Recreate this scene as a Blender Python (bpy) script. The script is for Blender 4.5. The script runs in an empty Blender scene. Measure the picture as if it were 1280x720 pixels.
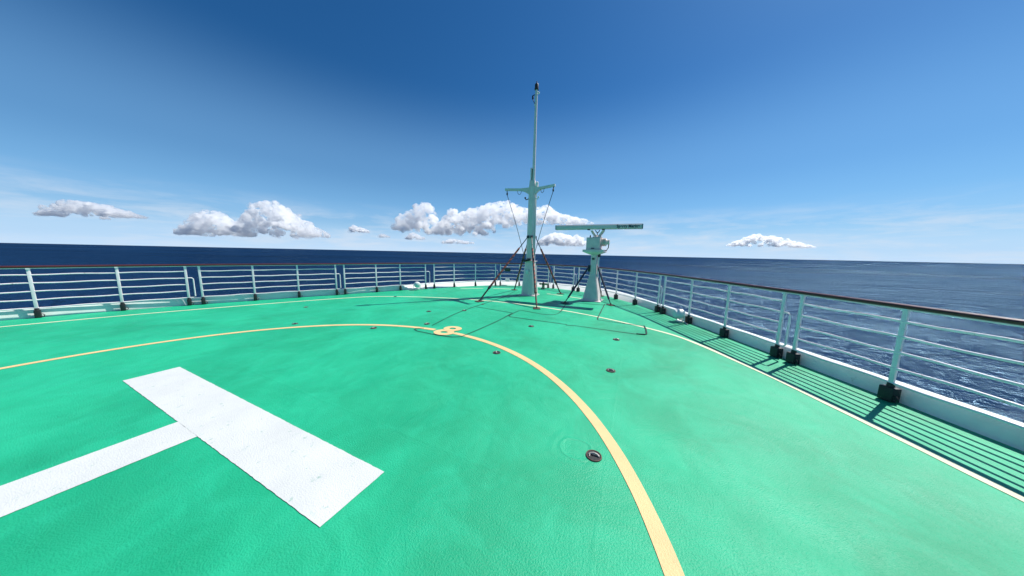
import bpy, bmesh, math, random
from mathutils import Vector, Matrix, noise
R = math.radians
random.seed(7)
S = bpy.context.scene
COL = S.collection
# world axes: X = starboard, Y = towards the bow, Z up, origin on the deck at the middle of the landing area, metres
# ------------------------------------------------------------------ camera
cam = bpy.data.cameras.new('camera'); camo = bpy.data.objects.new('camera', cam); COL.objects.link(camo)
cam.sensor_width = 36; cam.lens = 36 * 330 / 1280
cam.clip_start = .05; cam.clip_end = 200000
camo.matrix_world = Matrix.Translation((3.841, .339, 1.65)) @ Matrix.Rotation(R(24.75), 4, 'Z') @ Matrix.Rotation(R(90 - 7.465), 4, 'X') @ Matrix.Rotation(R(1.205), 4, 'Z')
S.camera = camo
# ------------------------------------------------------------------ light
SUN_EL, SUN_AZ = R(52.2), R(37.8)           # azimuth from the bow towards starboard
sd = Vector((math.sin(SUN_AZ) * math.cos(SUN_EL), math.cos(SUN_AZ) * math.cos(SUN_EL), math.sin(SUN_EL)))
sun = bpy.data.lights.new('sun', 'SUN'); sun.energy = 5.0; sun.angle = R(.53); sun.color = (1, .965, .9)
suno = bpy.data.objects.new('sun', sun); COL.objects.link(suno)
suno.rotation_euler = (-sd).to_track_quat('-Z', 'Y').to_euler(); suno.location = (0, 0, 30)
W = bpy.data.worlds.new('World'); S.world = W; W.use_nodes = True
wn, wl = W.node_tree.nodes, W.node_tree.links; wn.clear()

def N(nt, typ, **kw):
    n = nt.nodes.new(typ)
    for k, v in kw.items():
        if k.startswith('i_'):
            key = k[2:]
            n.inputs[int(key) if key.isdigit() else key.replace('_', ' ')].default_value = v
        else: setattr(n, k, v)
    return n
def ramp(nt, fac, stops, interp='LINEAR'):
    r = nt.nodes.new('ShaderNodeValToRGB'); r.color_ramp.interpolation = interp
    e = r.color_ramp.elements
    while len(e) < len(stops): e.new(.5)
    for k, (p, c) in enumerate(stops):
        e[k].position = p; e[k].color = (c, c, c, 1) if isinstance(c, (int, float)) else tuple(c) + (1,)
    nt.links.new(fac, r.inputs[0]); return r.outputs[0]
def math_(nt, op, a, b=None, c=None, clamp=False):
    m = nt.nodes.new('ShaderNodeMath'); m.operation = op; m.use_clamp = clamp
    for i, v in enumerate((a, b, c)):
        if v is None: continue
        if isinstance(v, (int, float)): m.inputs[i].default_value = v
        else: nt.links.new(v, m.inputs[i])
    return m.outputs[0]
def mixc(nt, fac, a, b, mode='MIX'):
    m = nt.nodes.new('ShaderNodeMix'); m.data_type = 'RGBA'; m.blend_type = mode
    for idx, v in ((0, fac), (6, a), (7, b)):
        if isinstance(v, (int, float)): m.inputs[idx].default_value = v
        elif isinstance(v, tuple): m.inputs[idx].default_value = v + (1,) if len(v) == 3 else v
        else: nt.links.new(v, m.inputs[idx])
    return m.outputs[2]

wt = W.node_tree
sky = N(wt, 'ShaderNodeTexSky', sky_type='NISHITA', sun_disc=False, sun_elevation=SUN_EL, sun_rotation=SUN_AZ,
        altitude=20, air_density=1.0, dust_density=.45, ozone_density=2.2)
tc = N(wt, 'ShaderNodeTexCoord')
sep = N(wt, 'ShaderNodeSeparateXYZ'); wl.new(tc.outputs['Generated'], sep.inputs[0])
el = sep.outputs[2]
mp = N(wt, 'ShaderNodeMapping'); mp.inputs['Scale'].default_value = (1, 1, 5.5); wl.new(tc.outputs['Generated'], mp.inputs[0])
n1 = N(wt, 'ShaderNodeTexNoise', i_Scale=6.5, i_Detail=9, i_Roughness=.62, i_Distortion=.3); wl.new(mp.outputs[0], n1.inputs['Vector'])
band = ramp(wt, el, [(0, .75), (.03, 1), (.085, .8), (.15, 0)])
cl = ramp(wt, n1.outputs[0], [(.44, 0), (.66, 1)])
hazeb = ramp(wt, el, [(0, .78), (.1, .55), (.25, .3), (.5, 0)], 'EASE')
hsv = N(wt, 'ShaderNodeHueSaturation', i_Saturation=1.13, i_Value=1.0)
tint = mixc(wt, 1.0, sky.outputs[0], (.62, .93, 1.22), 'MULTIPLY'); wl.new(tint, hsv.inputs['Color'])
base = mixc(wt, hazeb, hsv.outputs[0], (4.0, 8.2, 13.2))
cf = math_(wt, 'MULTIPLY', math_(wt, 'MULTIPLY', cl, band), .62)
base = mixc(wt, ramp(wt, el, [(0, .85), (.03, .6), (.10, .12), (.16, 0)], 'EASE'), base, (8.0, 10.4, 13.2))
skyc = mixc(wt, cf, base, (9.2, 10.4, 12.0))
bg = N(wt, 'ShaderNodeBackground', i_Strength=.062); wl.new(skyc, bg.inputs[0])
wo = N(wt, 'ShaderNodeOutputWorld'); wl.new(bg.outputs[0], wo.inputs[0])
S.view_settings.view_transform = 'Standard'; S.view_settings.look = 'None'
S.view_settings.exposure = .28; S.view_settings.gamma = 1; S.view_settings.use_curve_mapping = False
S.render.engine = 'CYCLES'; S.cycles.volume_step_rate = 1; S.cycles.volume_max_steps = 128; S.cycles.use_denoising = True
S.cycles.max_bounces = 24; S.cycles.diffuse_bounces = 4; S.cycles.glossy_bounces = 4; S.cycles.volume_bounces = 24; S.cycles.transparent_max_bounces = 16

# ------------------------------------------------------------------ materials
def mat(name):
    m = bpy.data.materials.new(name); m.use_nodes = True
    return m, m.node_tree, m.node_tree.nodes['Principled BSDF']
def paint(name, col, rough=.45, var=.12, scale=6, bump=.05, bscale=30, rust=0.0, metal=0.0, chip=(.16, .07, .03), thr=.63, rsc=2.7):
    m, nt, b = mat(name)
    tcn = N(nt, 'ShaderNodeTexCoord')
    a = N(nt, 'ShaderNodeTexNoise', i_Scale=scale, i_Detail=6, i_Roughness=.6); nt.links.new(tcn.outputs['Object'], a.inputs['Vector'])
    dark = tuple(c * (1 - var * 2.2) for c in col)
    f = ramp(nt, a.outputs[0], [(.3, 1.0), (.62, 0.0)])
    c = mixc(nt, math_(nt, 'MULTIPLY', f, .7), col, dark)
    if rust:
        r = N(nt, 'ShaderNodeTexNoise', i_Scale=scale * rsc, i_Detail=10, i_Roughness=.72); nt.links.new(tcn.outputs['Object'], r.inputs['Vector'])
        c = mixc(nt, ramp(nt, r.outputs[0], [(thr, 0.0), (thr + .07, rust)]), c, chip)
    nt.links.new(c, b.inputs['Base Color'])
    b.inputs['Roughness'].default_value = rough; b.inputs['Metallic'].default_value = metal
    if bump:
        n = N(nt, 'ShaderNodeTexNoise', i_Scale=bscale, i_Detail=4); nt.links.new(tcn.outputs['Object'], n.inputs['Vector'])
        bp = N(nt, 'ShaderNodeBump', i_Strength=bump * 4, i_Distance=.004); nt.links.new(n.outputs[0], bp.inputs['Height']); nt.links.new(bp.outputs[0], b.inputs['Normal'])
    return m
M = {}
M['mast'] = paint('mast_paint', (.78, .68, .65), .38, .1, 3, .06, 22, .5)
M['radar'] = paint('radar_paint', (.73, .63, .61), .4, .1, 5, .05, 26, .4)
M['scanner'] = paint('scanner_paint', (.68, .60, .60), .35, .06, 4, .03, 30)
M['scanner_dark'] = paint('scanner_face', (.10, .19, .22), .4, .1)
M['rail'] = paint('rail_white', (.88, .79, .82), .35, .1, 5, .06, 30, .7, thr=.60, chip=(.22, .11, .06))
M['hand'] = paint('handrail_varnish', (.10, .022, .024), .35, .2, 4, .05)
M['kerb'] = paint('kerb_white', (.78, .81, .77), .5, .1, 2.5, .12, 14, .35)
M['black'] = paint('black_rubber', (.018, .018, .02), .55, .2, 8, .1)
M['navy'] = paint('brace_navy', (.02, .022, .05), .4, .2, 8, .06)
M['yellow'] = paint('yellow_marking', (.80, .56, .26), .6, .06, 3, .25, 130, .4, chip=(.30, .34, .16), thr=.61, rsc=5)
M['cream'] = paint('cream_marking', (.74, .78, .52), .6, .1, 4, .4, 120)
M['white'] = paint('white_marking', (.64, .66, .64), .6, .07, 2.2, .22, 130, .5, chip=(.12, .34, .24), thr=.60, rsc=5)
M['seam'] = paint('seam_dark', (.006, .02, .015), .6, .2, 9, .2)
M['steel'] = paint('worn_steel', (.50, .44, .40), .45, .2, 14, .2, 40, .9, .3)
M['rustrim'] = paint('rusty_rim', (.13, .07, .05), .7, .3, 18, .3, 50)
M['bronze'] = paint('bollard_green', (.20, .27, .17), .5, .2, 8, .2, 30, .7)
M['sign'] = paint('dark_green_plate', (.02, .05, .04), .4, .1)
M['lampwhite'] = paint('lamp_housing', (.75, .78, .76), .35, .06)
M['wire'] = paint('dark_wire', (.05, .06, .07), .5, .1)
M['text'] = paint('lettering_ink', (.015, .02, .06), .5, .05)
M['hull'] = paint('hull_white', (.75, .77, .78), .4, .06, .5, .05, 8)

# striped stay paint: red and black tape wound round the tube
m, nt, b = mat('stay_tape'); M['stay'] = m
uv = N(nt, 'ShaderNodeUVMap'); sp = N(nt, 'ShaderNodeSeparateXYZ'); nt.links.new(uv.outputs[0], sp.inputs[0])
w = math_(nt, 'FRACT', math_(nt, 'ADD', math_(nt, 'MULTIPLY', sp.outputs[1], 5.2), sp.outputs[0]))
f = ramp(nt, w, [(.40, 0.0), (.46, 1.0), (.92, 1.0), (.98, 0.0)])
nn = N(nt, 'ShaderNodeTexNoise', i_Scale=11, i_Detail=5); nt.links.new(f, b.inputs['Roughness'])
c = mixc(nt, f, (.34, .07, .04), (.03, .016, .016))
c = mixc(nt, math_(nt, 'MULTIPLY', nn.outputs[0], .35), c, (.10, .05, .04))
nt.links.new(c, b.inputs['Base Color']); b.inputs['Roughness'].default_value = .5
nt.links.remove(b.inputs['Roughness'].links[0])

# deck paint: green non-slip coating, mottled by wear and water
m, nt, b = mat('deck_paint'); M['deck'] = m
tcn = N(nt, 'ShaderNodeTexCoord'); P = tcn.outputs['Object']
def noi(scale, det=5, rough=.55, dist=0, vec=None):
    n = N(nt, 'ShaderNodeTexNoise', i_Scale=scale, i_Detail=det, i_Roughness=rough, i_Distortion=dist); nt.links.new(vec or P, n.inputs['Vector']); return n.outputs[0]
mpn = N(nt, 'ShaderNodeMapping'); mpn.inputs['Scale'].default_value = (1, .35, 1); mpn.inputs['Rotation'].default_value = (0, 0, .5); nt.links.new(P, mpn.inputs[0])
c = mixc(nt, ramp(nt, noi(.55, 6, .6, .8), [(.36, 0.0), (.64, 1.0)]), (.008, .335, .16), (.015, .46, .235))
c = mixc(nt, ramp(nt, noi(1.7, 8, .65, 1.2), [(.45, 0.0), (.72, .55)]), c, (.022, .51, .275))
c = mixc(nt, ramp(nt, noi(2.6, 9, .7, .6, mpn.outputs[0]), [(.5, 0.0), (.78, .5)]), c, (.008, .29, .14))
c = mixc(nt, ramp(nt, noi(9, 10, .75, .4), [(.62, 0.0), (.74, .45)]), c, (.008, .23, .115))
sc1 = noi(26, 6, .8, 1.5); sc2 = noi(.9, 3, .5)
c = mixc(nt, math_(nt, 'MULTIPLY', ramp(nt, sc1, [(.66, 0.0), (.70, .8)]), ramp(nt, sc2, [(.5, 0.0), (.6, 1.0)])), c, (.02, .13, .08))
sm_ = N(nt, 'ShaderNodeMapping'); sm_.inputs['Scale'].default_value = (.5, 9, 1); sm_.inputs['Rotation'].default_value = (0, 0, 1.1); nt.links.new(P, sm_.inputs[0])
c = mixc(nt, ramp(nt, noi(1.6, 7, .7, .5, sm_.outputs[0]), [(.68, 0.0), (.78, .35)]), c, (.05, .50, .34))
c = mixc(nt, ramp(nt, noi(4.3, 9, .8, .2), [(.735, 0.0), (.77, .6)]), c, (.10, .09, .045))
nt.links.new(c, b.inputs['Base Color'])
b.inputs['Specular IOR Level'].default_value = .42
rr = ramp(nt, noi(1.1, 6, .6, .5), [(.3, .42), (.7, .62)]); nt.links.new(rr, b.inputs['Roughness'])
g1 = N(nt, 'ShaderNodeTexNoise', i_Scale=95, i_Detail=3, i_Roughness=.6); nt.links.new(P, g1.inputs['Vector'])
g2 = N(nt, 'ShaderNodeTexNoise', i_Scale=2.2, i_Detail=4, i_Roughness=.5, i_Distortion=.8); nt.links.new(P, g2.inputs['Vector'])
# the ripple of thick paint round one fitting
vd = N(nt, 'ShaderNodeVectorMath', operation='DISTANCE'); nt.links.new(P, vd.inputs[0]); vd.inputs[1].default_value = (3.50, 2.47, 0)
dd = math_(nt, 'ADD', vd.outputs['Value'], math_(nt, 'MULTIPLY', math_(nt, 'SUBTRACT', noi(7, 4), .5), .12))
ring = ramp(nt, dd, [(.10, 0.0), (.125, 1.0), (.15, .2), (.2, .55), (.25, 0.0)])
hsum = math_(nt, 'ADD', math_(nt, 'MULTIPLY', g2.outputs[0], 3.2), math_(nt, 'MULTIPLY', g1.outputs[0], 1.25))
hsum = math_(nt, 'ADD', hsum, math_(nt, 'MULTIPLY', ring, .9))
# welded plate joints, just raised under the paint
sx = N(nt, 'ShaderNodeSeparateXYZ'); nt.links.new(P, sx.inputs[0])
for ax, per in ((0, 1.8), (1, 5.4)):
    q = math_(nt, 'ABSOLUTE', math_(nt, 'SUBTRACT', math_(nt, 'FRACT', math_(nt, 'DIVIDE', math_(nt, 'ADD', sx.outputs[ax], 100 * per + .75), per)), .5))
    hsum = math_(nt, 'ADD', hsum, ramp(nt, math_(nt, 'MULTIPLY', q, per), [(0, .16), (.008, .12), (.02, 0.0)]))
bp = N(nt, 'ShaderNodeBump', i_Strength=.75, i_Distance=.006); nt.links.new(hsum, bp.inputs['Height']); nt.links.new(bp.outputs[0], b.inputs['Normal'])

# sea
m, nt, b = mat('sea_water'); M['sea'] = m
b.inputs['Base Color'].default_value = (.0035, .016, .045, 1); b.inputs['Roughness'].default_value = .22; b.inputs['IOR'].default_value = 1.333; b.inputs['Specular IOR Level'].default_value = .14
tcn = N(nt, 'ShaderNodeTexCoord'); P = tcn.outputs['Object']
mpn = N(nt, 'ShaderNodeMapping'); mpn.inputs['Scale'].default_value = (1, 1.7, 1); mpn.inputs['Rotation'].default_value = (0, 0, .9); nt.links.new(P, mpn.inputs[0])
prev = None
for sc_, st, di in ((.012, .55, 9.0), (.06, .8, 2.2), (.35, .8, .45)):
    n = N(nt, 'ShaderNodeTexNoise', i_Scale=sc_, i_Detail=6, i_Roughness=.58, i_Distortion=.5); nt.links.new(mpn.outputs[0], n.inputs['Vector'])
    bpn = N(nt, 'ShaderNodeBump', i_Strength=st, i_Distance=di * 2.2); nt.links.new(n.outputs[0], bpn.inputs['Height'])
    if prev: nt.links.new(prev, bpn.inputs['Normal'])
    prev = bpn.outputs[0]
nt.links.new(prev, b.inputs['Normal'])
fo = N(nt, 'ShaderNodeTexNoise', i_Scale=.045, i_Detail=12, i_Roughness=.72, i_Distortion=.4); nt.links.new(mpn.outputs[0], fo.inputs['Vector'])
ff = ramp(nt, fo.outputs[0], [(.715, 0.0), (.76, .8)])
big = N(nt, 'ShaderNodeTexNoise', i_Scale=.0016, i_Detail=4); nt.links.new(mpn.outputs[0], big.inputs['Vector'])
cs = mixc(nt, ramp(nt, big.outputs[0], [(.35, 0.0), (.65, 1.0)]), (.002, .012, .040), (.005, .024, .070))
# a wind-ruffled sea mirrors only a part of the low sky, even at a grazing angle
nt.nodes.remove(b)
df = N(nt, 'ShaderNodeBsdfDiffuse'); nt.links.new(mixc(nt, ff, cs, (.6, .66, .7)), df.inputs['Color']); nt.links.new(prev, df.inputs['Normal'])
gl = N(nt, 'ShaderNodeBsdfGlossy', i_Roughness=.2, i_Color=(.45, .74, 1, 1)); nt.links.new(prev, gl.inputs['Normal'])
fr = N(nt, 'ShaderNodeFresnel', i_IOR=1.33); nt.links.new(prev, fr.inputs['Normal'])
mx = N(nt, 'ShaderNodeMixShader'); nt.links.new(math_(nt, 'MINIMUM', math_(nt, 'MULTIPLY', fr.outputs[0], .3), .085), mx.inputs[0])
nt.links.new(df.outputs[0], mx.inputs[1]); nt.links.new(gl.outputs[0], mx.inputs[2]); nt.links.new(mx.outputs[0], nt.nodes['Material Output'].inputs[0])

# cloud: an even white scattering medium inside each cloud's outline
m, nt, b = mat('cloud_vapour'); M['cloud'] = m
nt.nodes.remove(b)
vs = N(nt, 'ShaderNodeVolumeScatter', i_Color=(1, 1, 1, 1), i_Density=.014, i_Anisotropy=.45)
tcn = N(nt, 'ShaderNodeTexCoord'); cn = N(nt, 'ShaderNodeTexNoise', i_Scale=.006, i_Detail=8, i_Roughness=.66, i_Distortion=.3); nt.links.new(tcn.outputs['Object'], cn.inputs['Vector'])
cz = N(nt, 'ShaderNodeSeparateXYZ'); nt.links.new(tcn.outputs['Object'], cz.inputs[0])
lowcut = math_(nt, 'ADD', math_(nt, 'MULTIPLY', cz.outputs[2], 1 / 70), .1, clamp=True)      # clouds end in a level base
nt.links.new(math_(nt, 'MULTIPLY', lowcut, ramp(nt, cn.outputs[0], [(.43, 0.0), (.60, .032)])), vs.inputs['Density'])
nt.links.new(vs.outputs[0], nt.nodes['Material Output'].inputs[1])

# ------------------------------------------------------------------ mesh helpers
class MB:
    def __init__(s): s.bm = bmesh.new(); s.uv = s.bm.loops.layers.uv.new('UVMap')
    def box(s, c, size, rz=0, bevel=0, taper=(1, 1), rot=None):
        mt = Matrix.Translation(c) @ (rot or Matrix.Rotation(rz, 4, 'Z'))
        vs = []
        for z in (-.5, .5):
            k = taper if z > 0 else (1, 1)
            for x, y in ((-.5, -.5), (.5, -.5), (.5, .5), (-.5, .5)):
                vs.append(s.bm.verts.new(mt @ Vector((x * size[0] * k[0], y * size[1] * k[1], z * size[2]))))
        fs = [s.bm.faces.new([vs[i] for i in q]) for q in ((3, 2, 1, 0), (4, 5, 6, 7), (0, 1, 5, 4), (1, 2, 6, 5), (2, 3, 7, 6), (3, 0, 4, 7))]
        if bevel:
            es = list({e for f_ in fs for e in f_.edges})
            bmesh.ops.bevel(s.bm, geom=es, offset=bevel, segments=2, affect='EDGES', profile=.6)
        return s
    def loft(s, rings, cap=True, closed=False):
        vr = [[s.bm.verts.new(p) for p in r] for r in rings]; n = len(vr[0]); L = 0; Ls = [0]
        for i in range(1, len(rings)): L += (Vector(rings[i][0]) - Vector(rings[i - 1][0])).length; Ls.append(L)
        for i in range(len(vr) - 1):
            for j in range(n):
                k = (j + 1) % n
                f_ = s.bm.faces.new((vr[i][j], vr[i][k], vr[i + 1][k], vr[i + 1][j])); f_.smooth = True
                for lp, (uu, vv) in zip(f_.loops, ((j / n, Ls[i]), ((j + 1) / n, Ls[i]), ((j + 1) / n, Ls[i + 1]), (j / n, Ls[i + 1]))): lp[s.uv].uv = (uu, vv)
        if cap:
            try:
                s.bm.faces.new(vr[0][::-1]); s.bm.faces.new(vr[-1])
            except ValueError: pass
        return s
    def tube(s, pts, r, n=8, r2=None, flat=None):
        pts = [Vector(p) for p in pts]; rings = []
        up = Vector((0, 0, 1))
        for i, p in enumerate(pts):
            t = (pts[min(i + 1, len(pts) - 1)] - pts[max(i - 1, 0)]).normalized()
            a = up if abs(t.z) < .95 else Vector((0, 1, 0))
            x = t.cross(a).normalized(); y = x.cross(t).normalized()
            rr_ = r if r2 is None else r + (r2 - r) * i / (len(pts) - 1)
            fy = flat or 1
            rings.append([p + x * rr_ * math.cos(2 * math.pi * k / n) + y * rr_ * fy * math.sin(2 * math.pi * k / n) for k in range(n)])
        return s.loft(rings)
    def lathe(s, c, prof, n=20, axis='Z'):
        c = Vector(c); rings = []
        for r, z in prof:
            ring = []
            for k in range(n):
                a = 2 * math.pi * k / n
                v = Vector((r * math.cos(a), r * math.sin(a), z))
                if axis == 'X': v = Vector((v.z, v.x, v.y))
                if axis == 'Y': v = Vector((v.y, v.z, v.x))
                ring.append(c + v)
            rings.append(ring)
        return s.loft(rings)
    def build(s, name, material, parent=None, loc=None, sharp=35):
        bmesh.ops.recalc_face_normals(s.bm, faces=s.bm.faces)
        for e in s.bm.edges:
            if len(e.link_faces) == 2 and e.calc_face_angle(0) > R(sharp): e.smooth = False
        for f_ in s.bm.faces: f_.smooth = True
        me = bpy.data.meshes.new(name)
        if loc is not None: bmesh.ops.translate(s.bm, verts=s.bm.verts, vec=-Vector(loc))
        s.bm.to_mesh(me); s.bm.free(); me.materials.append(material)
        o = bpy.data.objects.new(name, me); COL.objects.link(o)
        if loc is not None: o.location = loc
        if parent is not None: o.parent = parent
        return o
def tag(o, label=None, cat=None, group=None, kind=None):
    for k, v in (('label', label), ('category', cat), ('group', group), ('kind', kind)):
        if v: o[k] = v
    return o
def empty(name, loc, rz=0):
    o = bpy.data.objects.new(name, None); COL.objects.link(o); o.location = loc; o.rotation_euler = (0, 0, rz); o.empty_display_size = .2; return o
def copy_tree(o, parent=None):
    c_ = o.copy(); COL.objects.link(c_)
    if parent: c_.parent = parent
    for ch in [x for x in bpy.data.objects if x.parent == o]: copy_tree(ch, c_)
    return c_
def spline(pts, step=.25):
    out = []
    P_ = [Vector(p) for p in pts]; P_ = [2 * P_[0] - P_[1]] + P_ + [2 * P_[-1] - P_[-2]]
    for i in range(1, len(P_) - 2):
        n = max(1, int((P_[i + 1] - P_[i]).length / step))
        for k in range(n):
            t = k / n; a, b_, c_, d_ = P_[i - 1], P_[i], P_[i + 1], P_[i + 2]
            out.append(.5 * ((2 * b_) + (-a + c_) * t + (2 * a - 5 * b_ + 4 * c_ - d_) * t * t + (-a + 3 * b_ - 3 * c_ + d_) * t ** 3))
    out.append(P_[-2]); return out

# ------------------------------------------------------------------ deck outline
CTRL = [(-9.4, -14), (-9.25, -6), (-8.7, -1.5), (-7.95, 1.9), (-6.85, 4.6), (-5.8, 6.7), (-5.42, 7.55), (-4.97, 8.5), (-4.36, 9.5), (-3.87, 10.5), (-3.2, 11.5), (-2.45, 12.25), (-1.45, 12.68), (-.35, 12.76),
        (.6, 12.66), (1.5, 12.38), (2.6, 11.8), (3.28, 11.05), (3.94, 10.15), (4.61, 9.15), (5.0, 8.4), (5.8, 6.8), (6.85, 4.6), (7.9, 1.9), (8.65, -1.5), (9.2, -6), (9.4, -14)]
PATH = spline([(x, y, 0) for x, y in CTRL], .12)
CUM = [0]
for i in range(1, len(PATH)): CUM.append(CUM[-1] + (PATH[i] - PATH[i - 1]).length)
def at(s_):
    s_ = max(0, min(CUM[-1] - 1e-4, s_))
    import bisect
    i = max(1, bisect.bisect_left(CUM, s_)); t = (s_ - CUM[i - 1]) / (CUM[i] - CUM[i - 1] + 1e-9)
    p = PATH[i - 1].lerp(PATH[i], t); j0, j1 = max(0, i - 3), min(len(PATH) - 1, i + 2)
    tg = (PATH[j1] - PATH[j0]).normalized()
    return p, tg, Vector((-tg.y, tg.x, 0))        # normal points outboard
def s_of(x, y):
    q = Vector((x, y, 0)); return CUM[min(range(len(PATH)), key=lambda i: (PATH[i] - q).length)]

def slope(p):          # how far the kerb's inner face leans outboard: upright to port, sloped wide at the bow to catch sun and look brighter
    def ss(a_, b_, x): t = max(0, min(1, (x - a_) / (b_ - a_))); return t * t * (3 - 2 * t)
    if p.x < 0: return .01 + .40 * ss(8.3, 9.5, p.y)
    return .03 + .38 * ss(9.0, 12.3, p.y)
# deck sheet
deckmb = MB(); bm = deckmb.bm
ring = []
s_ = 0
while s_ <= CUM[-1]:
    p, tg, nn_ = at(s_); ring.append(p + nn_ * (.18 + slope(p))); s_ += .3
ring = [Vector((-9.6, -40, 0))] + ring + [Vector((9.6, -40, 0))]
f_ = bm.faces.new([bm.verts.new(p) for p in ring])
deck = tag(deckmb.build('deck', M['deck']), 'green painted helicopter deck at the ship\'s bow', kind='structure')
# hull side below
hb = MB(); top = [hb.bm.verts.new(p + Vector((0, 0, -.03))) for p in ring]
mid = [hb.bm.verts.new(Vector((p.x * .97, p.y * (.985 if p.y > 0 else 1), -3))) for p in ring]
bot = [hb.bm.verts.new(Vector((p.x * .8, p.y * (.9 if p.y > 0 else 1), -17))) for p in ring]
for a_, b_ in ((top, mid), (mid, bot)):
    for i in range(len(ring)):
        j = (i + 1) % len(ring); hb.bm.faces.new((a_[i], a_[j], b_[j], b_[i]))
hb.build('hull_side', M['hull'], deck)
# kerb running round the edge
kb = MB(); prev = None; s_ = 0
rings = []
while s_ <= CUM[-1]:
    p, tg, n_ = at(s_)
    k_ = slope(p); rings.append([p + n_ * a_ + Vector((0, 0, z)) for a_, z in ((.07, -.01), (.075 + k_ * .9, .18), (.09 + k_, .2), (.2 + k_, .2), (.22 + k_, .18), (.22 + k_, -.1))]); s_ += .2
kb.loft(rings)
kb.build('kerb', M['kerb'], deck, sharp=50)

# markings (sheets 4 mm above the deck, 2 mm thick edges lost in the paint)
def strip(pts, w_, z=.004, closed=False, wob=0):
    mb = MB(); L_, R_ = [], []
    n = len(pts)
    for i, p in enumerate(pts):
        a_ = pts[(i - 1) % n] if closed or i else pts[0]; b_ = pts[(i + 1) % n] if closed or i < n - 1 else pts[-1]
        t = (Vector(b_) - Vector(a_)).normalized(); nrm = Vector((-t.y, t.x))
        ww = w_ * (1 + (wob * (noise.noise(Vector((p[0] * 3, p[1] * 3, 0)))) if wob else 0))
        L_.append(mb.bm.verts.new((p[0] + nrm.x * ww / 2, p[1] + nrm.y * ww / 2, z))); R_.append(mb.bm.verts.new((p[0] - nrm.x * ww / 2, p[1] - nrm.y * ww / 2, z)))
    for i in range(n if closed else n - 1):
        j = (i + 1) % n; mb.bm.faces.new((R_[i], R_[j], L_[j], L_[i]))
    return mb
CX, CY, CR = .33, .65, 3.98
pts = []
for k in range(0, 241):
    a_ = R(90 - 3.6) - R(360 - 7.2) * k / 240
    pts.append((CX + CR * math.cos(a_), CY + CR * math.sin(a_)))
strip(pts, .106, wob=.05).build('yellow_circle_line', M['yellow'], deck)
pts = []
for k in range(-30, 211, 1):
    a_ = R(k); r_ = 8.22; x, y = r_ * math.cos(a_), r_ * math.sin(a_)
    # keep inside the railing where the hull is narrow
    q = min(PATH, key=lambda p: (p.x - x) ** 2 + (p.y - y) ** 2); gap = math.hypot(q.x - x, q.y - y)
    inside = (abs(x) < abs(q.x)) or y < q.y
    lim = math.hypot(q.x, q.y) - .85
    r_ = min(8.22, lim) if y < 7 else 8.22
    pts.append((r_ * math.cos(a_), r_ * math.sin(a_)))
for _ in range(6): pts = [pts[0]] + [((a_[0] + b_[0] * 2 + c_[0]) / 4, (a_[1] + b_[1] * 2 + c_[1]) / 4) for a_, b_, c_ in zip(pts, pts[1:], pts[2:])] + [pts[-1]]
strip(pts, .085, wob=.2).build('outer_circle_line', M['cream'], deck)
# short cream dashes ahead of the mast
for (x0, y0, x1, y1) in ((-3.3, 10.2, -2.5, 10.9), (-2.1, 11.1, -1.3, 11.4), (.6, 10.9, 1.3, 10.75), (1.55, 10.65, 2.1, 10.45)):
    strip([(x0, y0), (x1, y1)], .09).build('cream_dash', M['cream'], deck)
# white letter H: two long bars and a cross bar
def plate(x0, y0, x1, y1, z=.004):
    mb = MB(); cs_ = [(x0, y0), (x1, y0), (x1, y1), (x0, y1)]; pts_ = []
    for (ax, ay), (bx_, by_) in zip(cs_, cs_[1:] + cs_[:1]):
        n_ = max(1, int(math.hypot(bx_ - ax, by_ - ay) / .03))
        for k in range(n_):
            t = k / n_; j = .0018 if k else 0
            pts_.append((ax + (bx_ - ax) * t + random.uniform(-j, j), ay + (by_ - ay) * t + random.uniform(-j, j), z))
    mb.bm.faces.new([mb.bm.verts.new(v) for v in pts_]); return mb
hh = empty('letter_h', (0, 0, 0)); hh.parent = deck
plate(-1.75, 1.12, 2.25, 1.57).build('letter_bar', M['white'], hh)
plate(-1.75, -1.43, 2.25, -.98).build('letter_bar', M['white'], hh)
plate(.025, -.98, .475, 1.12).build('letter_bar', M['white'], hh)
# the figure 8 on the yellow line
mb = MB(); bm = mb.bm
def arc(cx, cy, rx, ry, a0, a1, n): return [(cx + rx * math.cos(R(a0 + (a1 - a0) * k / n)), cy + ry * math.sin(R(a0 + (a1 - a0) * k / n))) for k in range(n + 1)]
ox, oy, dy = .365, 4.71, .145
for sgn, (rx, ry) in ((-1, (.225, .185)), (1, (.205, .175))):
    cy_ = oy + sgn * dy; A_ = arc(ox, cy_, rx, ry, 0, 360, 40)[:-1]; B_ = arc(ox, cy_, rx * .36, ry * .34, 0, 360, 40)[:-1]
    va = [bm.verts.new((x, y, .008 if sgn < 0 else .0105)) for x, y in A_]; vb = [bm.verts.new((x, y, .008 if sgn < 0 else .0105)) for x, y in B_]
    for i in range(40):
        j = (i + 1) % 40
        bm.faces.new((va[i], va[j], vb[j], vb[i]))
bmesh.ops.delete(bm, geom=[v for v in bm.verts if not v.link_faces], context='VERTS')
mb.build('figure_eight', M['yellow'], deck)

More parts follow.
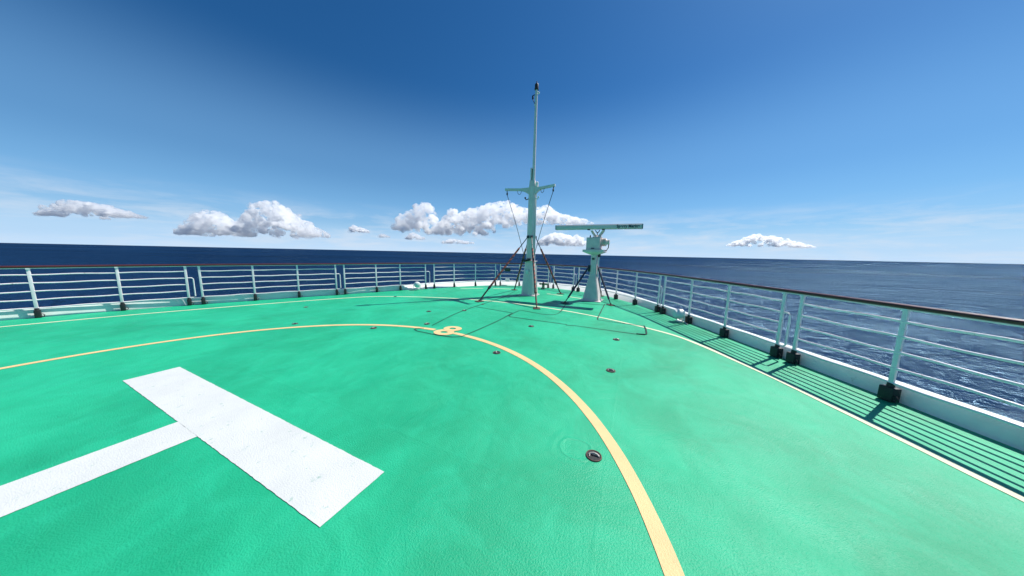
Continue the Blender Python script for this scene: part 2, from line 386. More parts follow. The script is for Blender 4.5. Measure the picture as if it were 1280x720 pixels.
# seams in the deck plating, laid as thin dark strips
SEAMS = [[(-.2, 4.60), (-.33, 4.50), (-.30, 4.42), (-.18, 4.37), (.39, 4.35), (.70, 4.39), (.84, 4.49), (.90, 5.77), (.86, 6.85)],
         [(-.46, 7.10), (.84, 6.92)], [(-.2, 4.84), (-.48, 6.28), (-.55, 8.29)],
         [(3.98, 6.40), (2.62, 6.43), (2.58, 6.38), (2.50, 6.38), (2.46, 6.44), (.98, 6.47), (.89, 6.58), (.89, 7.28), (.95, 7.34), (1.94, 7.29), (1.84, 9.1)],
         [(3.01, 9.75), (3.06, 7.42), (3.09, 7.29), (4.16, 7.2)], [(-.55, 8.29), (-.6, 9.4), (-.9, 11.0)],
         [(-3.6, 3.2), (-2.4, 3.24)]]
for sp_ in SEAMS[:-1]:
    pts = spline([(x, y, 0) for x, y in sp_], .3)
    q = []
    for a_, b_ in zip(pts, pts[1:]):
        q += [(a_.x, a_.y)]
    q.append((pts[-1].x, pts[-1].y))
    strip([(x + random.uniform(-.004, .004), y + random.uniform(-.004, .004)) for x, y in q], .026, .006, wob=.5).build('seam', M['seam'], deck)
mb = MB(); mb.tube([(4.15, 7.2, .012), (4.18, 6.9, .014), (4.18, 6.5, .014), (4.14, 6.43, .012), (3.98, 6.40, .010)], .013, 6); mb.build('cable_loop', M['black'], deck)

# ------------------------------------------------------------------ sea
mb = MB(); rad = [0, 40, 120, 400, 1500, 6000, 25000, 90000]; nseg = 96; prev = None
for r_ in rad:
    cur = [mb.bm.verts.new((0, 0, -16.5))] if r_ == 0 else [mb.bm.verts.new((r_ * math.cos(2 * math.pi * k / nseg), r_ * math.sin(2 * math.pi * k / nseg), -16.5)) for k in range(nseg)]
    if prev is not None:
        for k in range(nseg):
            j = (k + 1) % nseg
            mb.bm.faces.new((prev[0], cur[k], cur[j]) if len(prev) == 1 else (prev[k], cur[k], cur[j], prev[j]))
    prev = cur
tag(mb.build('sea', M['sea']), 'dark blue open sea reaching to the horizon', kind='structure')

# ------------------------------------------------------------------ railing
rail = empty('ship_railing', (0, 12.7, 0)); rail_inv = Vector((0, 12.7, 0))
tag(rail, 'white railing with maroon handrail round the edge of the green bow deck', 'railing')
def rb(mb, name, material, parent=rail, loc=(0, 0, 0)):
    o = mb.build(name, material, parent); o.location = -rail_inv + Vector(loc); return o
PAIRS = [((-4.42, 9.30), (-4.28, 9.55)), ((-2.62, 12.17), (-2.40, 12.29)), ((.05, 12.75), (.30, 12.72)), ((1.36, 12.45), (1.58, 12.35)), ((2.44, 11.92), (2.62, 11.78)), ((4.53, 9.28), (4.67, 9.06))]
SINGLE = [(-5.03, 8.4), (-5.44, 7.52), (-3.85, 10.54), (-3.28, 11.42), (-1.43, 12.68), (-.6, 12.75), (3.27, 11.06), (3.93, 10.17)]
pair_s = [(s_of(*a_), s_of(*b_)) for a_, b_ in PAIRS]; single_s = [s_of(*a_) for a_ in SINGLE]
lo = pair_s[0][0]
s0 = single_s[1]; s_ = s0 - 1.08
lims = []
while s_ > 4.5:                                 # port side, going aft
    pair_s.append((s_ - .26, s_)); s_ -= .26
    for _ in range(2): s_ -= 1.08; single_s.append(s_)
    s_ -= 1.08
s_ = pair_s[5][1]
while s_ < CUM[-1] - 5:                         # starboard side, going aft
    for _ in range(2): s_ += 1.08; single_s.append(s_)
    s_ += 1.08; pair_s.append((s_, s_ + .26)); s_ += .26
pair_s.sort()
first, last = pair_s[0][1], pair_s[-1][0]
posts = sorted([s_ for s_ in single_s if first < s_ < last] + [a_ for p_ in pair_s for a_ in p_ if first <= a_ <= last])
pm = MB()
pm.box((0, 0, .64), (.046, .028, .94), 0, .005); pm.box((0, .0, 1.1), (.05, .06, .03))
post0 = pm.build('post', M['rail']); post0.name = 'post'
def foot_mesh(w_, d_, h_):
    fm = MB(); fm.box((0, -.0, h_ / 2 + .004), (w_, d_, h_), 0, .012); fm.lathe((0, 0, h_), [(.035, 0), (.03, .03), (.0305, .05)], 10)
    fm.tube([(.5 * w_, -.03, .03), (.5 * w_ + .03, -.04, .02), (.5 * w_ + .045, -.04, .06), (.5 * w_ + .02, -.03, .09), (.5 * w_, -.03, .085)], .008, 5)
    return fm.build('post_foot', M['black'])
foot_big = foot_mesh(.125, .105, .17); foot_small = foot_mesh(.075, .085, .17)
usedp = usedb = useds = False
mids = s_of(1.3, 12.5)
for s_ in posts:
    p, tg, n_ = at(s_); rz = math.atan2(tg.y, tg.x)
    if usedp: o = post0.copy(); COL.objects.link(o)
    else: o = post0; usedp = True
    o.parent = rail; o.location = p - rail_inv; o.rotation_euler = (random.uniform(-.006, .006), random.uniform(-.006, .006), rz)
    src = foot_big if s_ > mids else foot_small
    if (src is foot_big and usedb) or (src is foot_small and useds): fo_ = src.copy(); COL.objects.link(fo_)
    else:
        fo_ = src
        if src is foot_big: usedb = True
        else: useds = True
    fo_.parent = o; fo_.location = (0, 0, 0)
LV = (.225, .41, .595, .78, .965)
secs = [(a_[1], b_[0]) for a_, b_ in zip(pair_s, pair_s[1:])]
for (a_, b_) in secs:
    n = max(3, int((b_ - a_) / .18))
    for z in LV:
        mb = MB(); mb.tube([at(a_ + (b_ - a_) * k / n)[0] + Vector((0, 0, z + .006 * math.sin(k * 1.3 + z * 9))) for k in range(n + 1)], .0155, 7)
        rb(mb, 'rail_bar', M['rail'])
for (a_, b_) in pair_s[1:-1]:                     # small loop closing the second and fourth bars in each gap
    pa, pb = at(a_)[0], at(b_)[0]; d_ = (pb - pa); q = pa + d_ * .48
    mb = MB(); mb.tube([pa + Vector((0, 0, .78)), pa + d_ * .36 + Vector((0, 0, .78)), q + Vector((0, 0, .75)), q + Vector((0, 0, .26)), pa + d_ * .36 + Vector((0, 0, .225)), pa + Vector((0, 0, .225))], .014, 7)
    rb(mb, 'gap_loop', M['rail'])
mb = MB(); n = int((last - first) / .18)
mb.tube([at(first + (last - first) * k / n)[0] + Vector((0, 0, 1.14)) for k in range(n + 1)], .04, 10, flat=.7)
rb(mb, 'handrail', M['hand'])
mb = MB(); mb.tube([at(first + (last - first) * k / n)[0] + Vector((0, 0, 1.108)) for k in range(n + 1)], .012, 6)
rb(mb, 'handrail_bar', M['rail'])

# ------------------------------------------------------------------ mast
MX, MY = .07, 10.22
mast = empty('signal_mast', (MX, MY, 0)); tag(mast, 'tall pale green signal mast with a cross yard, standing on four striped stays', 'mast')
def sq(w_, d_, z, rz=0, cut=.22, cx=0, cy=0):
    o = []
    for (a_, b_) in ((-1, -1), (1, -1), (1, 1), (-1, 1)):
        x, y = a_ * w_ / 2, b_ * d_ / 2
        k = ((x, y - b_ * d_ * cut), (x - a_ * w_ * cut, y))
        if (a_ * b_) > 0: o += [k[0], k[1]]
        else: o += [k[1], k[0]]
    c_, s__ = math.cos(rz), math.sin(rz)
    return [(cx + c_ * x - s__ * y, cy + s__ * x + c_ * y, z) for x, y in o]
rz = R(3)
mb = MB(); mb.loft([sq(.56, .56, 0, rz, .13), sq(.53, .53, .35, rz, .14), sq(.44, .44, .88, rz, .16), sq(.40, .40, 1.15, rz, .2), sq(.385, .385, 1.34, rz, .22)], True)
mb.box((0, 0, .012), (.66, .66, .024), rz, .004)
mb.build('base_flare', M['mast'], mast)
mb = MB(); mb.tube([(.05, -.27, .02), (.05, -.245, .4), (.04, -.2, .95)], .045, 10); mb.build('cable_duct', M['mast'], mast)
mb = MB(); mb.loft([sq(.325, .325, 1.34, rz, .27), sq(.30, .30, 2.4, rz, .27), sq(.27, .27, 3.9, rz, .27), sq(.26, .26, 4.22, rz, .27)]); mb.build('column', M['mast'], mast)
mb = MB(); mb.tube([(.175, -.02, 1.4), (.165, -.02, 4.0)], .022, 8); mb.build('side_pipe', M['rail'], mast)
mb = MB(); mb.box((0, 0, 1.36), (.44, .44, .035), rz, .006); mb.build('collar', M['mast'], mast)
mb = MB(); mb.box((-.13, -.27, 1.40), (.22, .07, .06), rz, .01); mb.box((.05, -.29, 1.43), (.14, .06, .09), rz, .01)
mb.tube([(-.24, -.22, 1.42), (-.3, -.2, 1.38), (-.2, -.3, 1.33), (-.05, -.33, 1.36), (.1, -.28, 1.4)], .018, 6); mb.build('cleat', M['black'], mast)
mb = MB(); mb.lathe((-.02, -.27, .86), [(.02, 0), (.05, .02), (.055, .14), (.03, .17)], 12); mb.box((-.02, -.24, .93), (.04, .08, .04)); mb.build('mast_lamp', M['lampwhite'], mast)
# yard with curved gussets
SW = -.36
for sg in (-1, 1):
    rings = []
    for k in range(11):
        t = k / 10; x = sg * (.06 + t * .93); hgt_ = .085 + .24 * max(0, 1 - t / .42) ** 1.7; topz = 4.135 + .04 * max(0, 1 - t / .4)
        wd = .075 + .05 * (1 - t)
        rings.append([(x, -wd / 2 + SW * t, topz - hgt_), (x, wd / 2 + SW * t, topz - hgt_), (x, wd / 2 + SW * t, topz), (x, -wd / 2 + SW * t, topz)])
    mb = MB(); mb.loft(rings); mb.build('yard_arm', M['mast'], mast)
    mb = MB(); mb.tube([(sg * .93, SW * .93, 4.06), (sg * .92, SW * .93, 3.97)], .018, 6); mb.lathe((sg * .92, SW * .93, 3.88), [(.012, 0), (.03, .02), (.03, .08), (.012, .1)], 10); mb.build('block', M['black'], mast)
    mb = MB(); pts = []
    for k in range(13):
        t = k / 12; a_ = Vector((sg * .92, SW * .93, 3.9)); b_ = Vector((sg * .17, -.17, 1.42)); p = a_.lerp(b_, t); pts.append(p + Vector((sg * .03 * math.sin(math.pi * t) * -1, 0, 0)))
    mb.tube(pts, .011, 6); mb.build('halyard', M['wire'], mast)
    mb = MB(); mb.tube([(sg * .38, -.16, 4.06), (sg * .42, -.18, 3.93), (sg * .47, -.2, 3.90), (sg * .52, -.22, 3.95), (sg * .54, -.22, 4.06)], .009, 6); mb.build('rope_loop', M['wire'], mast)
    mb = MB(); mb.tube([(sg * .13, -.05, 3.75), (sg * .24, -.06, 3.72), (sg * .27, -.06, 3.78)], .018, 6); mb.lathe((sg * .27, -.06, 3.76), [(.03, 0), (.035, .05), (.01, .07)], 10); mb.build('bracket', M['black'] if sg < 0 else M['lampwhite'], mast)
mb = MB(); mb.box((0, 0, 4.28), (.24, .2, .30), rz, .02, (.85, .85)); mb.build('mast_cap', M['mast'], mast)
mb = MB(); mb.box((-.065, 0, 4.58), (.05, .13, .62), 0, .008); mb.build('pole_bracket', M['rail'], mast)
mb = MB(); mb.box((-.02, -.01, 4.60), (.025, .10, .5), 0, .004); mb.build('bracket_slot', M['black'], mast)
mb = MB(); mb.lathe((.19, -.04, 4.17), [(.05, 0), (.06, .02), (.06, .16), (.03, .19)], 14); mb.build('yard_lamp', M['lampwhite'], mast)
mb = MB(); mb.tube([(.03, 0, 4.25), (.03, 0, 5.4), (.035, 0, 6.6), (.04, 0, 7.62)], .06, 12, .047); mb.build('topmast', M['mast'], mast)
for z in (5.32, 7.1):
    mb = MB(); mb.lathe((.03, 0, z), [(.05, -.04), (.058, -.03), (.058, .03), (.05, .04)], 12); mb.build('pole_clamp', M['mast'], mast)
mb = MB(); mb.lathe((.04, 0, 7.60), [(.05, 0), (.075, .01), (.078, .06), (.066, .07), (.07, .17), (.06, .2), (.03, .23), (.018, .24), (.012, .30)], 16); mb.build('masthead_lamp', M['black'], mast)
mb = MB(); mb.tube([(.03, 0, 7.45), (-.07, -.02, 7.44), (-.085, -.02, 7.38)], .014, 6); mb.lathe((-.09, -.02, 7.30), [(.02, 0), (.032, .02), (.032, .11), (.015, .14)], 10); mb.tube([(-.085, -.02, 7.3), (-.04, -.03, 7.2), (0, -.03, 7.12)], .012, 6); mb.build('side_lamp', M['black'], mast)
mb = MB(); mb.tube([(.04, 0, 7.52), (.12, 0, 7.53), (.13, 0, 7.48)], .012, 6); mb.lathe((.13, 0, 7.44), [(.01, 0), (.035, .02), (.03, .06), (.01, .08)], 10); mb.build('sensor', M['lampwhite'], mast)
# stays
FEET = [((-.87, 7.93), 1), ((1.23, 7.83), 1), ((-1.04, 11.2), 1), ((1.10, 11.16), 1)]
for (fx, fy), _ in FEET:
    f0 = Vector((fx - MX, fy - MY, .03)); d2 = Vector((f0.x, f0.y, 0)).normalized(); tp_ = d2 * .19 + Vector((0, 0, 2.30)); 
    L_ = (tp_ - f0)
    st = MB(); q0 = f0 + L_ * .19; q1 = f0 + L_ * .80
    st.tube([q0, q0.lerp(q1, .5), q1], .036, 10); so = st.build('stay', M['stay'], mast)
    mb = MB(); mb.tube([q1, tp_], .017, 8); mb.lathe(tp_, [(.02, -.04), (.045, -.03), (.045, .03), (.02, .04)], 10); mb.box(tp_ - d2 * .03, (.1, .1, .1), math.atan2(d2.y, d2.x), .01); mb.build('stay_end', M['wire'], so)
    mb = MB(); mb.tube([f0, f0 + L_ * .04], .018, 8); mb.tube([f0 + L_ * .03, f0 + L_ * .19], .028, 8); mb.tube([f0 + L_ * .17, f0 + L_ * .205], .045, 8); mb.build('turnbuckle', M['rustrim'] if fy < 9 and fx > 0 else M['black'], so)
    mb = MB(); mb.box(f0 + Vector((0, 0, -.018)), (.26, .2, .02), math.atan2(d2.y, d2.x), .004); mb.box(f0 + Vector((0, 0, .015)), (.07, .02, .06), math.atan2(d2.y, d2.x), .004); mb.build('foot_plate', M['rustrim'], so)

# ------------------------------------------------------------------ radar
RX, RY = 2.50, 10.30
rad_ = empty('radar', (RX, RY, 0)); tag(rad_, 'ship radar with a long bar scanner on a flared pale green pedestal, beside the mast', 'radar')
rz = R(-5)
mb = MB(); mb.loft([sq(.58, .58, 0, rz, .06), sq(.46, .46, .36, rz, .07), sq(.31, .31, .74, rz, .1), sq(.235, .235, .97, rz, .12)]); mb.box((0, 0, .012), (.72, .72, .024), rz, .004); mb.build('base_flare', M['radar'], rad_)
mb = MB(); mb.loft([sq(.225, .225, .965, rz, .14), sq(.20, .20, 1.68, rz, .14)]); mb.build('pedestal', M['radar'], rad_)
mb = MB(); mb.tube([(.15, -.02, .85), (.15, -.02, 1.4), (.16, -.02, 1.62), (.12, -.02, 1.72)], .03, 10); mb.build('cable_pipe', M['rail'], rad_)
mb = MB(); mb.lathe((.17, -.06, 1.58), [(.03, 0), (.05, .02), (.05, .1), (.03, .12)], 10); mb.build('cable_gland', M['black'], rad_)
mb = MB(); mb.box((-.02, -.11, 1.52), (.09, .012, .07), rz, .003); mb.build('name_plate', M['sign'], rad_)
mb = MB(); mb.box((-.15, -.05, 1.17), (.08, .12, .24), rz, .01); mb.build('junction_box', M['sign'], rad_)
mb = MB(); mb.loft([sq(.27, .27, 1.66, rz, .1), sq(.62, .56, 1.74, rz, .06), sq(.74, .6, 1.765, rz, .03), sq(.74, .6, 1.84, rz, .03)]); mb.build('platform', M['radar'], rad_)
mb = MB(); mb.box((-.03, 0, 2.055), (.48, .42, .43), rz, .018); mb.build('gearbox', M['radar'], rad_)
mb = MB(); mb.box((-.05, -.245, 1.885), (.11, .01, .03), rz, .002); mb.build('maker_plate', M['text'], rad_)
mb = MB(); mb.lathe((-.2, .1, 2.27), [(.02, 0), (.03, .01), (.02, .07), (.012, .1)], 10); mb.build('box_valve', M['black'], rad_)
mb = MB(); mb.lathe((.20, 0, 2.11), [(.1, 0), (.15, .01), (.15, .04), (.125, .05), (.13, .15), (.11, .19), (.08, .2), (.08, .25), (.09, .255), (.09, .28), (.05, .29)], 20, 'X')
mb.build('motor', M['radar'], rad_)
mb = MB()
for k in range(6): mb.lathe((.262 + k * .018, 0, 2.11), [(.12, 0), (.143, .002), (.143, .008), (.12, .01)], 20, 'X')
mb.build('cooling_fins', M['radar'], rad_)
mb = MB(); mb.tube([(.46, -.03, 2.04), (.46, -.04, 1.92), (.40, -.05, 1.82), (.30, -.05, 1.80), (.2, -.04, 1.86)], .016, 8); mb.build('motor_cable', M['black'], rad_)
mb = MB(); mb.lathe((.06, 0, 2.265), [(.17, 0), (.17, .03), (.13, .05), (.1, .07)], 20); mb.build('turning_head', M['radar'], rad_)
mb = MB()
for sg in (-1, 1):
    rings = []
    for k in range(7):
        t = k / 6; x = .06 + sg * (.03 + .17 * t ** .75); z = 2.30 + .22 * t; hw = .055 - .012 * t
        rings.append([(x - hw, -.07, z), (x + hw, -.07, z), (x + hw, .07, z), (x - hw, .07, z)])
    mb.loft(rings)
mb.box((.06, 0, 2.325), (.2, .15, .06), 0, .015)
mb.build('yoke', M['radar'], rad_)
mb = MB(); mb.tube([(.06, -.02, 2.35), (.05, -.02, 2.43), (.0, -.03, 2.5), (-.02, -.03, 2.53)], .016, 6); mb.tube([(.05, -.02, 2.43), (.1, -.03, 2.47), (.13, -.03, 2.53)], .016, 6); mb.build('yoke_cable', M['black'], rad_)
scan = empty('scanner', (.055, -.24, 2.62), R(3)); scan.parent = rad_
SL = 1.44
prof = [(-.075, -.072), (.20, -.072), (.24, -.045), (.24, .045), (.20, .072), (-.075, .072), (-.095, .05), (-.095, -.05)]
mb = MB(); mb.loft([[(x, y, z) for y, z in prof] for x in (-SL + .02, -.4, .4, SL - .02)]); mb.build('scanner_bar', M['scanner'], scan)
for sg in (-1, 1):
    mb = MB(); mb.loft([[(x, y * 1.04, z * 1.05) for y, z in prof] for x in (sg * (SL - .035), sg * SL)]); mb.build('end_cap', M['scanner_dark'], scan)
mb = MB(); mb.loft([[(x, y, z) for y, z in ((-.07, .0715), (.19, .0715), (.19, .079), (-.07, .079))] for x in (-SL + .03, SL - .03)]); mb.build('top_strip', M['scanner_dark'], scan)
for x in (-.27, .22):
    mb = MB(); mb.box((x, 0, -.087), (.09, .16, .03), 0, .006); mb.build('mount_pad', M['black'], scan)
tx = bpy.data.curves.new('lettering', 'FONT'); tx.body = 'Sperry Marine'; tx.size = .135; tx.extrude = .0015; tx.offset = .0055; tx.space_character = 1.08; tx.align_x = 'LEFT'; tx.align_y = 'CENTER'
to = bpy.data.objects.new('lettering_curve', tx); COL.objects.link(to); bpy.context.view_layer.update()
tm = bpy.data.meshes.new_from_object(to.evaluated_get(bpy.context.evaluated_depsgraph_get())); bpy.data.objects.remove(to)
w_ = max(v.co.x for v in tm.vertices) - min(v.co.x for v in tm.vertices); k = .70 / w_
tm.transform(Matrix.Diagonal((k, 1, 1, 1))); tm.materials.clear(); tm.materials.append(M['text'])
lt = bpy.data.objects.new('lettering', tm); COL.objects.link(lt); lt.parent = scan; lt.rotation_euler = (R(90), 0, 0); lt.location = (SL - .80, -.0975, .0)
# braces
for fx, fy, bx_, by_ in ((1.77, 9.17, -.13, -.12), (3.21, 9.60, .14, -.1), (2.7, 11.5, .02, .14)):
    f0 = Vector((fx - RX, fy - RY, .03)); t0 = Vector((bx_, by_, 1.27)); d2 = Vector((f0.x, f0.y, 0)).normalized(); L_ = t0 - f0
    mb = MB(); mb.tube([f0 + L_ * .02, f0 + L_ * .14], .016, 8); mb.tube([f0 + L_ * .13, f0 + L_ * .95], .032, 10); mb.tube([f0 + L_ * .94, t0], .018, 8); br = mb.build('brace', M['navy'], rad_)
    mb = MB(); mb.box(f0 + Vector((0, 0, -.018)), (.24, .18, .02), math.atan2(d2.y, d2.x), .004); mb.box(f0 + Vector((0, 0, .012)), (.06, .02, .06), math.atan2(d2.y, d2.x), .003); mb.build('foot_plate', M['rustrim'], br)

# ------------------------------------------------------------------ tie-down pots let into the deck
def tie_down():
    r0 = empty('tie_down', (0, 0, 0))
    mb = MB(); mb.lathe((0, 0, .0), [(.083, .001), (.081, .010), (.076, .012), (.071, .009), (.071, .002)], 28); mb.build('rim', M['rustrim'], r0)
    mb = MB(); bm_ = mb.bm
    rings = [[bm_.verts.new((r_ * math.cos(2 * math.pi * k / 24), r_ * math.sin(2 * math.pi * k / 24), z)) for k in range(24)] for r_, z in ((.0705, .008), (.068, .0055), (.05, .005), (.01, .0046))]
    for a_, b_ in zip(rings, rings[1:]):
        for k in range(24): bm_.faces.new((a_[k], a_[(k + 1) % 24], b_[(k + 1) % 24], b_[k]))
    bm_.faces.new(rings[-1]); mb.build('cup', M['black'], r0)  # shallow cup, its black standing in for the shade of a deep recess
    mb = MB(); mb.tube([(-.048, .012, .008), (-.03, .02, .016), (0, .014, .026), (.034, .0, .022), (.052, -.016, .010)], .0105, 8); mb.tube([(-.05, -.02, .008), (-.045, .0, .014), (-.036, .02, .012)], .007, 6); mb.build('lashing_bar', M['steel'], r0)
    return r0
TD = [(3.65, 2.44, 'round lashing pot in the deck inside the yellow line, nearest the camera'),
      (3.64, 4.24, 'lashing pot on the open green deck outside the yellow line, right of its bend'),
      (3.62, 5.80, 'lashing pot just short of the long black seam, near its right-hand end'),
      (1.86, 4.08, 'lashing pot just outside the yellow line, right of the figure eight'),
      (1.79, 5.88, 'lashing pot between the yellow line and the front stay of the mast'),
      (-.48, 6.49, 'lashing pot on the seam, short of the left-hand mast stay'),
      (-1.25, 5.90, 'lashing pot on the green deck under the mast shadow, left of the seam'),
      (-.39, 4.89, 'lashing pot just beyond the yellow line, left of the figure eight'),
      (-1.13, 4.09, 'lashing pot just inside the yellow line, left of the figure eight'),
      (-.52, 7.56, 'small lashing pot right beside the foot of the left-hand mast stay'),
      (-3.96, 7.15, 'lashing pot lying on the outer cream line by the port railing'),
      (-2.9, 3.5, 'lashing pot beyond the yellow line on the far left of the deck'),
      (-4.6, 4.6, 'lashing pot farthest left, out towards the port railing')]
td0 = tie_down()
for i, (x, y, lab) in enumerate(TD):
    o = td0 if i == 0 else copy_tree(td0)
    o.location = (x, y, .001); o.rotation_euler.z = (.35 if i == 0 else random.uniform(0, 3.1)); o.scale = (.78,) * 3 if i < 9 else (.66,) * 3
    tag(o, lab, 'deck fitting', 'lashing pots in the green deck')

# ------------------------------------------------------------------ small fittings at the edge
def floodlight(name, s_, off, lab, zb=.0):
    p, tg, n_ = at(s_); p = p - n_ * off
    r0 = empty(name, (p.x, p.y, zb), math.atan2(tg.y, tg.x)); tag(r0, lab, 'light', 'deck edge floodlights')
    mb = MB(); mb.box((0, 0, .012), (.2, .14, .024), 0, .004); mb.build('base', M['kerb'], r0)
    mb = MB()
    for sg in (-1, 1): mb.tube([(sg * .06, 0, .02), (sg * .15, 0, .07), (sg * .15, 0, .2)], .012, 6)
    mb.build('yoke', M['lampwhite'], r0)
    mb = MB(); mb.lathe((0, -.04, .2), [(.03, -.12), (.09, -.11), (.125, -.06), (.13, 0), (.13, .07), (.1, .1), (.04, .11)], 20, 'Y'); mb.build('housing', M['lampwhite'], r0)
    mb = MB(); mb.lathe((0, -.155, .2), [(.08, -.01), (.095, 0), (.095, .012)], 20, 'Y'); mb.build('lens_ring', M['kerb'], r0)
    mb = MB(); mb.tube([(.05, .03, .14), (.12, .02, .05), (.2, 0, .02), (.32, -.02, .012)], .01, 6); mb.build('cable', M['kerb'], r0)
    return r0
floodlight('floodlight', s_of(-4.7, 8.98), .12, 'white round floodlight on the deck edge at the left, under the port railing', .03)
floodlight('floodlight', s_of(5.05, 8.2), .10, 'round floodlight at the foot of the starboard railing near the right end')
# green bollard roller beyond the mast
bl = empty('mooring_roller', (-.05, 12.35, 0)); tag(bl, 'small rusty green T-shaped roller fitting on the deck behind the mast', 'fitting')
mb = MB(); mb.lathe((0, 0, 0), [(.12, 0), (.12, .02), (.075, .04), (.06, .14), (.08, .2)], 18); mb.build('stem', M['bronze'], bl)
mb = MB(); mb.lathe((-.2, 0, .235), [(.03, 0), (.05, .01), (.05, .09), (.035, .11), (.035, .29), (.05, .31), (.05, .39), (.03, .4)], 14, 'X'); mb.build('cross_roller', M['bronze'], bl)
mb = MB(); mb.lathe((0, 0, .2), [(.05, 0), (.06, .08), (.03, .12)], 12); mb.build('cap', M['rustrim'], bl)
# white box on the kerb and the dark plate on the rail
p, tg, n_ = at(s_of(-1.95, 12.45))
bx0 = empty('junction_box', (p.x + n_.x * .14, p.y + n_.y * .14, .2), math.atan2(tg.y, tg.x)); tag(bx0, 'small white electrical box on the kerb left of the mast', 'box')
mb = MB(); mb.box((0, 0, .075), (.22, .12, .15), 0, .012); mb.build('housing', M['lampwhite'], bx0)
mb = MB(); mb.box((0, -.066, .075), (.16, .01, .1), 0, .004); mb.build('lid', M['kerb'], bx0)
p = p - n_ * .045
sg0 = empty('notice_plate', (p.x, p.y, .78), math.atan2(tg.y, tg.x)); tag(sg0, 'dark green plate hung on the upper bars of the bow railing', 'plate')
mb = MB(); mb.box((0, 0, .04), (.30, .02, .17), 0, .006); mb.build('plate', M['sign'], sg0)
mb = MB()
for sg in (-1, 1): mb.tube([(sg * .09, -.005, .12), (sg * .09, .02, .16), (sg * .09, .05, .19), (sg * .09, .06, .16)], .006, 5)
mb.build('hooks', M['wire'], sg0)

# ------------------------------------------------------------------ clouds: heaps of puffs at their real distance
HEAD = R(24.75)
cf_ = Vector((-math.sin(HEAD), math.cos(HEAD), 0)); cr_ = Vector((math.cos(HEAD), math.sin(HEAD), 0))
_b = bmesh.new(); bmesh.ops.create_icosphere(_b, subdivisions=2, radius=1); _b.verts.index_update(); ICO = ([v.co.copy() for v in _b.verts], [tuple(v.index for v in f_.verts) for f_ in _b.faces]); _b.free()
def cloud(name, lab, D, top, base, dens, rs, seed, vox, disp, thick=1.0, tsz=160):
    """top/base: (bearing offset tan, height tan) profiles seen from the ship; D metres away"""
    rnd = random.Random(seed)
    def prof(pr, t):
        for (a_, ya), (b_, yb) in zip(pr, pr[1:]):
            if a_ <= t <= b_: return ya + (yb - ya) * (t - a_) / (b_ - a_)
        return pr[-1][1]
    TV, TF = ICO; ZB = min(b_[1] for b_ in base) * D; VS, FS = [], []
    x0, x1 = top[0][0], top[-1][0]; W_ = (x1 - x0) * D
    for i in range(dens):
        t = x0 + (x1 - x0) * (i + rnd.random()) / dens
        zt, zb = prof(top, t) * D - ZB, prof(base, t) * D - ZB
        H_ = max(30, zt - zb)
        for k in range(3):
            r_ = min(rnd.uniform(*rs), H_ * .5)
            u = rnd.random() ** (.6 if k else .15) if k < 2 else rnd.random()
            z = zb + r_ * .5 + (H_ - 1.5 * r_) * u
            y = rnd.gauss(0, 1) * H_ * .4 * thick * (1.25 - u * .8)
            mt = Matrix.Translation((t * D, y, z)) @ Matrix.Diagonal((rnd.uniform(.9, 1.25), 1.1, rnd.uniform(.8, 1), 1))
            n0 = len(VS); VS += [mt @ (v * r_) for v in TV]; FS += [tuple(n0 + q for q in f_) for f_ in TF]
    me = bpy.data.meshes.new(name); me.from_pydata(VS, [], FS); me.materials.append(M['cloud'])
    o = bpy.data.objects.new(name, me); COL.objects.link(o)
    o.matrix_world = Matrix.Translation((3.84 + cf_.x * D,   .34 + cf_.y * D, ZB)) @ Matrix.Rotation(HEAD, 4, 'Z')
    rm = o.modifiers.new('remesh', 'REMESH'); rm.mode = 'VOXEL'; rm.voxel_size = vox; rm.use_smooth_shade = True
    sm = o.modifiers.new('smooth', 'SMOOTH'); sm.iterations = 2
    for k, (sz, st) in enumerate(((tsz, disp), (tsz * .45, disp * .62), (tsz * .2, disp * .42), (tsz * .1, disp * .2))):
        t_ = bpy.data.textures.new(name + '_puff', 'CLOUDS'); t_.noise_scale = sz; t_.noise_depth = 3 if k == 2 else 1; t_.noise_basis = 'ORIGINAL_PERLIN'
        dm = o.modifiers.new('puff', 'DISPLACE'); dm.texture = t_; dm.texture_coords = 'LOCAL'; dm.strength = st; dm.mid_level = .45
    return tag(o, lab, 'cloud', 'white cumulus clouds over the horizon')
def pr(l, y0=317.0): return [((x - 640) / 330, (y0 - y) / 330) for x, y in l]
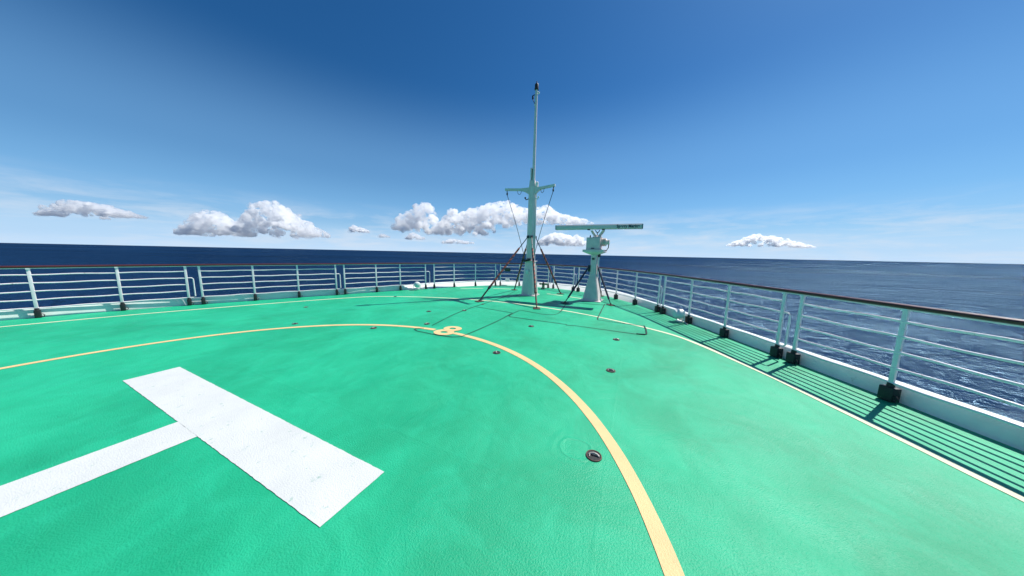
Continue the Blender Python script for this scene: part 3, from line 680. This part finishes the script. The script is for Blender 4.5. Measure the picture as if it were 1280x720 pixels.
cloud('cumulus_cloud', 'long white cumulus bank low over the horizon behind the mast', 7000,
      pr([(496, 285), (505, 272), (515, 267), (524, 263), (531, 256), (538, 258), (541, 270), (546, 282), (551, 284), (557, 271), (563, 265), (570, 263), (575, 270), (581, 267), (590, 263), (602, 259), (615, 257), (628, 254), (640, 257), (655, 262), (668, 261), (680, 257), (690, 266), (702, 269), (715, 271), (727, 274), (738, 278)]),
      pr([(496, 291), (510, 294), (530, 297), (605, 297), (613, 294), (626, 287), (640, 282), (665, 281), (690, 280), (738, 279)]), 330, (38, 95), 3, 12.5, 85, 1, 130)
cloud('cumulus_cloud', 'low pale cloud on the horizon between mast and radar', 11000,
      pr([(670, 303), (678, 296), (688, 290), (700, 290), (710, 293), (718, 292), (727, 299)]), pr([(670, 307), (727, 307)]), 45, (60, 140), 5, 26, 90)
cloud('cumulus_cloud', 'broken white cumulus bank over the port railing on the left', 8500,
      pr([(225, 290), (240, 282), (258, 270), (270, 262), (280, 264), (290, 274), (306, 276), (322, 266), (336, 254), (350, 250), (362, 258), (372, 270), (384, 272), (396, 280), (412, 288)], 308),
      pr([(225, 293), (260, 295), (380, 295), (412, 292)], 308), 210, (45, 115), 8, 16, 95, 1, 150)
for (xa, xb, yt, yb, D_, sd_, lab) in ((438, 463, 286, 296, 12500, 21, 'thin flat cloud at the left of the long bank, level with its base'), (552, 592, 300, 307, 13000, 22, 'thin low cloud close over the horizon under the long bank'), (474, 487, 296, 301, 11000, 11, 'tiny low cloud at the left of the long bank'),
                                        (508, 531, 293, 303, 11500, 12, 'small ragged cloud under the left end of the long bank'),
                                        (60, 190, 262, 284, 9000, 14, 'flat low cloud near the horizon on the far left'),
                                        (905, 1010, 286, 303, 12000, 15, 'flat low cloud near the horizon on the right')):
    if not lab: continue
    m_ = (xa + xb) / 2; sl = -.004 * 0
    cloud('cumulus_cloud', lab, D_, pr([(xa, yb - 3), (xa + (xb - xa) * .3, yt), (xa + (xb - xa) * .62, yt + (yb - yt) * .25), (xb, yb - 3)]), pr([(xa, yb), (xb, yb)]), max(16, int((xb - xa) * .6)), (50, 120), sd_, 26, 70)
